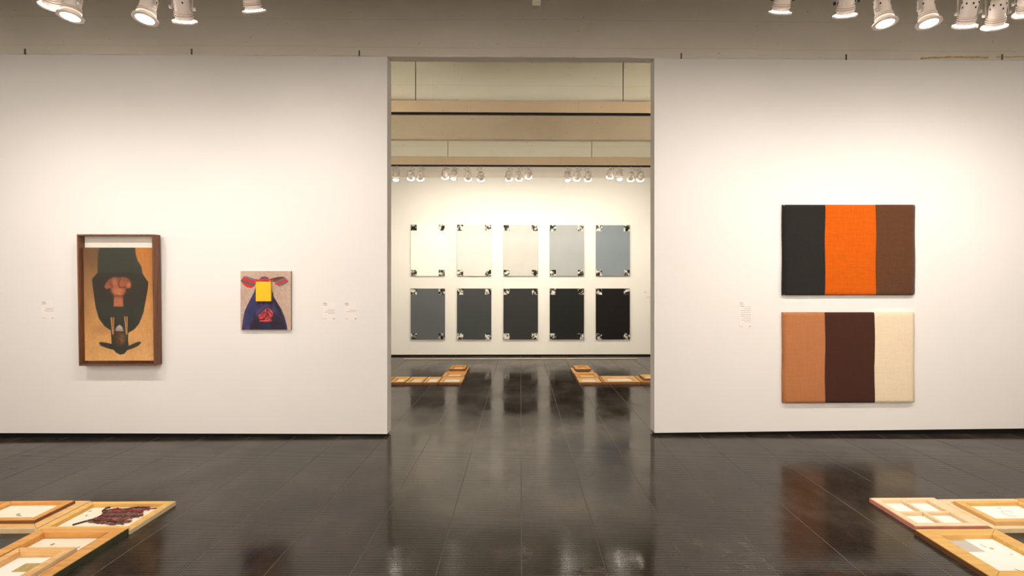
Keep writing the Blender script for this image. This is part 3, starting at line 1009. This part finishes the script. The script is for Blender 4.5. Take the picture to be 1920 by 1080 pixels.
# ---- ten grey panels on the far wall
cx = [(770, 834), (857, 921), (944, 1008.5), (1031, 1095), (1117.5, 1181)]
rows = [(421.5, 517.5), (541, 636.5)]
tone = [[(248, 243, 233), (214, 211, 204), (196, 194, 188), (164, 168, 168), (128, 138, 144)],
        [(92, 96, 97), (66, 69, 69), (51, 51, 51), (31, 32, 31), (23, 20, 19)]]
tname = [['off-white', 'pale grey', 'light grey', 'mid-light grey', 'blue-grey'], ['slate grey', 'dark slate', 'charcoal', 'near-black', 'black']]
ph_me = bpy.data.meshes.new('photo')
S = 11.2 / F * YF
bm = nb(0, S, -0.0022, 0, 0, S)
bm.to_mesh(ph_me); bm.free(); ph_me.materials.append(m_photo)
for r in range(2):
    for c in range(5):
        yf = YF - 0.04
        dz = 0.6 * (c - 2) * 0.5
        a = P(cx[c][0], rows[r][0] + (dz if r == 0 else 0), yf); b = P(cx[c][1], rows[r][1], yf)
        t = thing('grey_panel', '%s panel with four corner photographs, %s in the %s row' % (tname[r][c], ('first', 'second', 'middle', 'fourth', 'last')[c], ('upper', 'lower')[r]), 'painting',
                  (a.x, YF, b.z), group='ten tonal panels on the far wall')
        W = b.x - a.x; Hh = a.z - b.z
        obj('panel', nb(0, W, -0.04, -0.001, 0, Hh, bev=.003), plain('tone_%d_%d' % (r, c), srgb(*tone[r][c]), .75, var=.04, scale=3, spec=.2), t)
        for (x, z) in ((0.003, 0.003), (W - S - 0.003, 0.003), (0.003, Hh - S - 0.003), (W - S - 0.003, Hh - S - 0.003)):
            obj('corner_photo', ph_me, None, t, loc=(x, -0.0395, z))

# ---- wall labels
def wall_label(px0, py0, px1, py1, Y, lines, label):
    a = P(px0, py0, Y - .002); b = P(px1, py1, Y - .002)
    t = thing('wall_label', label, 'label', ((a.x + b.x) / 2, Y, b.z), group='printed wall labels')
    W = b.x - a.x; Hh = a.z - b.z
    obj('card', nb(-W / 2, W / 2, -0.003, -0.0002, 0, Hh), m_card, t)
    bd, bg = bmesh.new(), bmesh.new()
    for (v, u0, u1, h, dark) in lines:
        bm = bd if dark else bg
        u = u0
        z = Hh * (1 - v)
        while u < u1:   # words
            e = min(u1, u + random.uniform(.06, .14))
            box(bm, -W / 2 + u * W, -W / 2 + e * W, -0.0034, -0.0029, z - h, z)
            u = e + .025
    obj('heading', bd, m_inkd, t)['kind'] = 'stuff'
    obj('text_block', bg, m_ink, t)['kind'] = 'stuff'
H1 = .0042
def lab(nl, top=.42, step=.075):
    L = [(.06, .05, .32, H1 + .001, True), (.12, .05, .38, H1, True), (.18, .05, .34, H1, True)]
    random.seed(nl * 31)
    for k in range(nl):
        L.append((top + step * k, .1 + random.uniform(0, .35), .97, H1, False))
    L += [(.93, .05, .35, H1, False), (.92, .86, .96, .009, True)]
    return L
wall_label(77.5, 563.5, 101, 598, YW, lab(3, .42, .07), 'small printed wall label left of the walnut framed painting')
wall_label(605, 566, 628, 599.5, YW, lab(4), 'printed wall label right of the cloaked figure canvas, nearer one of the pair')
wall_label(646, 566, 669, 599.5, YW, lab(2, .46), 'printed wall label nearest the opening on the left partition')
wall_label(1386, 564.5, 1408.3, 615.5, YW, lab(9, .2, .07), 'tall printed wall label left of the striped textiles')
wall_label(1207.5, 545, 1219, 566.5, YF, lab(3, .5, .09), 'small wall label on the far wall at the right side of the opening')
random.seed(11)

# ================================================================== STRETCHERS LYING ON THE FLOOR
woods = [mat_wood('pine_yellow_%d' % k, srgb(*d), srgb(*l), .6, 1, 0) for k, (d, l) in enumerate((
    ((198, 136, 66), (226, 172, 102)), ((208, 158, 94), (236, 196, 140)), ((188, 122, 54), (214, 152, 80)), ((222, 190, 146), (242, 218, 182)), ((206, 160, 86), (230, 190, 116))))]
m_pink = plain('salmon_paint', srgb(224, 152, 134), .7, var=.1)
m_green = plain('dark_green_paint', srgb(58, 62, 40), .7, var=.15)
m_brownedge = plain('brown_edge', srgb(120, 78, 46), .7, var=.15)
m_creamedge = plain('cream_edge', srgb(222, 200, 160), .8, var=.1)
m_stain = plain('stain', srgb(150, 140, 100), .9, var=.2, scale=40)
m_greypatch = plain('grey_patch', srgb(196, 190, 180), .9, var=.03)
m_tanpatch = plain('tan_patch', srgb(206, 170, 116), .9, var=.05)
m_goldlabel = plain('ochre_label', srgb(176, 156, 96), .8, var=.2, scale=60)
m_pencil = plain('pencil_mark', srgb(140, 124, 104), .9)

def stretcher(name, label, x0, x1, y0, y1, z0, h, bar, wood, canvas, edge=None, cross=(), lip=0.004, group='back-to-front canvases laid on the floor', marks=()):
    """canvas lying face down: edge cloth all round, four mitred bars, canvas back, optional cross bars"""
    off = (-0.047 if x0 > 0 else 0.047) if y0 < 6 else (-0.022 if x0 > 0 else 0.022)   # the row runs square to the side walls
    y0 += off; y1 += off
    t = thing(name, label, 'canvas', ((x0 + x1) / 2, (y0 + y1) / 2, z0), 0, group)
    W, D = x1 - x0, y1 - y0
    bl, br, bb, bf = bar if isinstance(bar, tuple) else (bar,) * 4
    e = 0.004
    xa, xb, ya, yb = -W / 2 + e, W / 2 - e, -D / 2 + e, D / 2 - e
    ia, ib, ja, jb = xa + bl, xb - br, ya + bf, yb - bb
    def mitre(pts, wd):
        bm = bmesh.new()
        prism(bm, pts, 0.003, h)
        es = [q for q in bm.edges if all(v.co.z > h - 1e-5 for v in q.verts)]
        bmesh.ops.bevel(bm, geom=es, offset=.003, segments=1, affect='EDGES')
        return obj('bar', bm, wd, t)
    g = 0.0006
    mitre([(xa + g, ya), (xb - g, ya), (ib - g, ja), (ia + g, ja)], wood)
    mitre([(xa + g, yb), (ia + g, jb), (ib - g, jb), (xb - g, yb)], wood)
    mitre([(xa, ya + g), (ia, ja + g), (ia, jb - g), (xa, yb - g)], wood)
    mitre([(xb, ya + g), (xb, yb - g), (ib, jb - g), (ib, ja + g)], wood)
    obj('canvas_back', nb(xa, xb, ya, yb, 0, 0.0055), canvas, t)
    # folded canvas edge around the outside
    bm = bmesh.new()
    hh = h - lip
    for q in ((-W / 2, W / 2, -D / 2, ya), (-W / 2, W / 2, yb, D / 2), (-W / 2, xa, ya, yb), (xb, W / 2, ya, yb)):
        box(bm, *q, 0, hh)
    obj('folded_edge', bm, edge or m_creamedge, t)
    for ax, f, wdt, top in cross:
        if ax == 'y':
            c = ia + (ib - ia) * f
            obj('cross_bar', nb(c - wdt / 2, c + wdt / 2, ja, jb, .006, h * top, bev=.002), wood, t)
        else:
            c = ja + (jb - ja) * f
            segs = [ia, ib]
            cc = [ia + (ib - ia) * ff for a2, ff, w2, t2 in cross if a2 == 'y']
            wv = [w2 for a2, ff, w2, t2 in cross if a2 == 'y']
            if cc:
                obj('cross_bar', nb(ia, cc[0] - wv[0] / 2, c - wdt / 2, c + wdt / 2, .006, h * top, bev=.002), wood, t)
                obj('cross_bar', nb(cc[0] + wv[0] / 2, ib, c - wdt / 2, c + wdt / 2, .006, h * top, bev=.002), wood, t)
            else:
                obj('cross_bar', nb(ia, ib, c - wdt / 2, c + wdt / 2, .006, h * top, bev=.002), wood, t)
    for (mn, mt, mx, my, ma, mb, kind) in marks:   # world metres relative to centre
        bm = bmesh.new()
        if kind == 'box':
            box(bm, mx - ma, mx + ma, my - mb, my + mb, .0056, .0066)
        else:
            pts = [(mx + ma * math.cos(q * .5236) * random.uniform(.8, 1.2), my + mb * math.sin(q * .5236) * random.uniform(.8, 1.2)) for q in range(12)]
            prism(bm, pts, .0056, .0064)
        obj(mn, bm, mt, t)
    return t

def stroke(t, pts, mat, r=.0015, name='pencil_mark', z=.0062):
    bm = bmesh.new()
    tube(bm, [(x, y, z) for x, y in pts], r, 4)
    obj(name, bm, mat, t)

# --- left cluster in the near room
A = stretcher('stretched_canvas', 'canvas back with a dark red beaded fringe, at the left floor group tip', -3.285, -2.640, 3.800, 4.300, 0, .034, (.055, .05, .05, .05), woods[4], m_canvas, m_creamedge,
              marks=(('stain', m_stain, -.235, .13, .008, .012, 'r'), ('stain', m_stain, -.20, .05, .008, .012, 'r')))
B = stretcher('stretched_canvas', 'pale wide canvas stretcher under a smaller frame, left of the beaded one', -3.905, -3.292, 3.825, 4.312, 0, .036, .07, woods[1], m_canvas, m_creamedge)
stretcher('stretched_canvas', 'smaller orange stretcher stacked on the pale wide one at left', -3.845, -3.362, 3.895, 4.250, .036, .026, .045, woods[0], m_canvas, m_brownedge,
          marks=(('stain', m_stain, .0, -.03, .012, .016, 'r'), ('stain', m_stain, .03, -.055, .018, .01, 'r')))
stretcher('stretched_canvas', 'canvas stretcher cut by the left edge of the picture', -4.52, -3.912, 3.825, 4.312, 0, .036, .055, woods[2], m_canvas_w, m_creamedge)
Dq = stretcher('stretched_canvas', 'large orange stretcher with dark green painted edge at lower left', -3.24, -2.65, 2.93, 3.796, 0, .046, (.075, .085, .06, .075), woods[0], m_canvas, m_green,
               marks=(('stain', m_stain, -.09, .285, .012, .014, 'r'), ('stain', m_stain, -.16, .20, .012, .014, 'r'), ('stain', m_stain, .11, .24, .005, .01, 'r')))
stretcher('stretched_canvas', 'small pale stretcher with an ochre label, lying inside the green edged one', -3.135, -2.775, 3.05, 3.515, .0055, .046, .045, woods[1], m_canvas_w, m_creamedge,
          marks=(('paper_label', m_goldlabel, .02, .055, .045, .05, 'box'), ('seal', m_stain, .095, .09, .013, .016, 'r'), ('seal', m_stain, .10, .02, .013, .018, 'r')))

obj('slot', nb(.207, .2115, -.30, .36, .0445, .0463), m_brownedge, Dq)
obj('slot', nb(.2300, .2335, -.38, -.10, .0445, .0463), m_brownedge, Dq)
# --- beaded fringe lying on the canvas back
def fringe():
    cx0, cy0 = -3.285 + .3225, 4.05 + .047
    zc = .012
    t = thing('beaded_necklace', 'dark red and black beaded fringe lying on the canvas back', 'necklace', (cx0, cy0, .0058))
    m_red = plain('dark_red_bead', srgb(118, 26, 28), .45, var=.3, scale=60)
    m_dark = plain('dark_bead', srgb(48, 34, 32), .5, var=.3, scale=60)
    m_olive = plain('olive_bead', srgb(110, 100, 80), .6, var=.3, scale=60)
    m_rust = plain('rust_bead', srgb(150, 70, 46), .5, var=.3, scale=60)
    cord = [(-.128, .188), (-.149, .172), (-.136, .118), (-.09, .07), (-.082, .02), (-.092, -.025), (-.126, -.065), (-.167, -.12)]
    bm = bmesh.new()
    tube(bm, [(x, y, .006) for x, y in cord], .0055, 6)
    obj('cord', bm, m_dark, t, True)
    n = 25
    for k in range(n):
        g = k / (n - 1)
        f = .26 + .58 * g
        q = f * (len(cord) - 1); i = min(int(q), len(cord) - 2)
        bx = cord[i][0] + (cord[i + 1][0] - cord[i][0]) * (q - i); by = cord[i][1] + (cord[i + 1][1] - cord[i][1]) * (q - i)
        ex = .225 - .045 * g + random.uniform(-.075, .015)
        ey = .19 - .31 * g + random.uniform(-.012, .012)
        bm = bmesh.new()
        ph, am = random.uniform(0, 6), random.uniform(.006, .013)
        pts = []
        for j in range(15):
            u = j / 14
            x = bx + u * (ex - bx)
            y = by + (ey - by) * u ** .8 + am * u * math.sin(ph + u * 13) + random.uniform(-.003, .003)
            pts.append((min(x, .24), max(-.185, min(.185, y)), .005 + .006 * random.random()))
        tube(bm, pts, [.0032 + .0022 * random.random() for _ in pts], 5)
        for j in range(2, 15, 2):
            mtx = Matrix.Translation(pts[j]) @ Matrix.Diagonal((1, 1, .7, 1))
            bmesh.ops.create_icosphere(bm, subdivisions=1, radius=random.uniform(.0065, .0115), matrix=mtx)
        obj('bead_strand', bm, (m_red, m_dark, m_red, m_olive, m_red, m_rust, m_dark)[k % 7], t, True)
fringe()

# --- right cluster in the near room
Fq = stretcher('stretched_canvas', 'salmon edged stretcher divided by a cross into four, right floor group', 2.71, 3.216, 3.866, 4.374, 0, .034, (.045, .085, .045, .045), woods[3], m_canvas_w, m_pink,
               cross=(('y', .5, .022, .92), ('x', .47, .022, .92)))
Gq = stretcher('stretched_canvas', 'wide white canvas under a rough edged frame at the right edge', 3.222, 3.83, 3.822, 4.345, 0, .032, (.05, .05, .05, .05), woods[3], m_canvas_w, m_creamedge)
stroke(Gq, [(-.18, .08), (-.17, .02), (-.155, -.06)], m_pencil, .003, 'handwriting', .0075)
Hq = stretcher('stretched_canvas', 'rough edged stretcher stacked on the wide white canvas at the right', 3.262, 3.76, 3.862, 4.235, .032, .03, .045, woods[4], m_canvas_w, m_tanpatch)
stroke(Hq, [(.02 + .045 * math.cos(q * .4), .0 + .05 * math.sin(q * .4)) for q in range(1, 13)], m_tanpatch, .0016)
stroke(Hq, [(.0, .09), (.02, .1), (.035, .09)], m_pencil)
stretcher('stretched_canvas', 'canvas stretcher mostly outside the right edge of the picture', 3.838, 4.4, 3.83, 4.345, 0, .034, .06, woods[0], m_canvas, m_creamedge)
Kq = stretcher('stretched_canvas', 'broad yellow pine frame with a grey patch on white canvas, lower right', 2.668, 3.225, 3.165, 3.818, 0, .034, (.105, .095, .088, .095), woods[4], m_canvas_w, m_brownedge,
               marks=(('grey_patch', m_greypatch, -.09, .13, .075, .075, 'box'), ('tan_strip', m_tanpatch, -.09, .217, .075, .011, 'box'), ('stain', m_tanpatch, .062, .10, .012, .014, 'r'), ('stain', m_tanpatch, .12, .02, .006, .006, 'r')))
stroke(Kq, [(.04, .16), (.035, .125), (.05, .12)], m_pencil)
stroke(Kq, [(-.02, -.16), (.005, -.19)], m_pencil, .002)

# --- clusters in the far room
def far_set(items, side):
    for x0, x1, y0, y1, z0, h, bar, w_, c_, lb in items:
        stretcher('stretched_canvas', lb, x0, x1, y0, y1, z0, h, bar, woods[w_], c_, m_brownedge)
far_set([
    (-1.375, -.985, 9.42, 9.95, 0, .04, .05, 1, m_canvas_w, 'white canvas back at the corner of the far left floor group'),
    (-1.40, -1.0, 9.96, 10.48, 0, .045, .07, 0, m_canvas, 'orange stretcher behind the corner canvas, far left floor group'),
    (-1.37, -1.01, 10.49, 11.1, 0, .045, .07, 0, m_canvas, 'rearmost stretcher of the far left floor group'),
    (-1.345, -1.04, 10.56, 11.02, .045, .045, .05, 2, m_canvas, 'small stretcher stacked on the rearmost one, far left floor group'),
    (-1.635, -1.385, 9.42, 9.97, 0, .04, .035, 1, m_canvas_w, 'narrow white canvas next to the corner, far left floor group'),
    (-1.93, -1.645, 9.42, 9.97, 0, .04, .045, 1, m_canvas, 'cream canvas back in the middle of the far left floor group'),
    (-2.20, -1.94, 9.42, 9.97, 0, .045, .045, 4, m_canvas, 'cream canvas beside the stacked pair at the left partition, far room'),
    (-2.75, -2.21, 9.42, 9.97, 0, .045, .06, 2, m_canvas, 'brown stretcher half hidden by the left partition, far room'),
    (-2.66, -2.28, 9.5, 9.88, .045, .04, .05, 0, m_canvas_w, 'small frame stacked on the brown stretcher by the left partition, far room'),
], -1)
far_set([
    (.982, 1.37, 9.43, 9.90, 0, .04, .05, 1, m_canvas_w, 'white canvas back at the corner of the far right floor group'),
    (.982, 1.40, 9.91, 10.38, 0, .045, (.09, .06, .07, .05), 0, m_canvas, 'orange stretcher behind the corner canvas, far right floor group'),
    (.975, 1.37, 10.39, 11.0, 0, .045, .07, 1, m_canvas, 'rearmost stretcher of the far right floor group'),
    (1.03, 1.33, 10.56, 11.03, .045, .045, .07, 0, m_canvas, 'small stretcher stacked on the rearmost one, far right floor group'),
    (1.378, 1.415, 9.43, 10.0, 0, .045, .012, 0, m_canvas, 'thin wooden frame strip next to the corner, far right floor group'),
    (1.42, 2.02, 9.43, 10.04, 0, .045, .07, 1, m_canvas_w, 'long white canvas in the middle of the far right floor group'),
    (2.03, 2.62, 9.43, 10.04, 0, .045, .06, 0, m_canvas, 'orange stretcher half hidden by the right partition, far room'),
    (2.10, 2.55, 9.52, 9.95, .045, .04, .05, 4, m_canvas, 'small frame stacked on the orange stretcher by the right partition, far room'),
], 1)
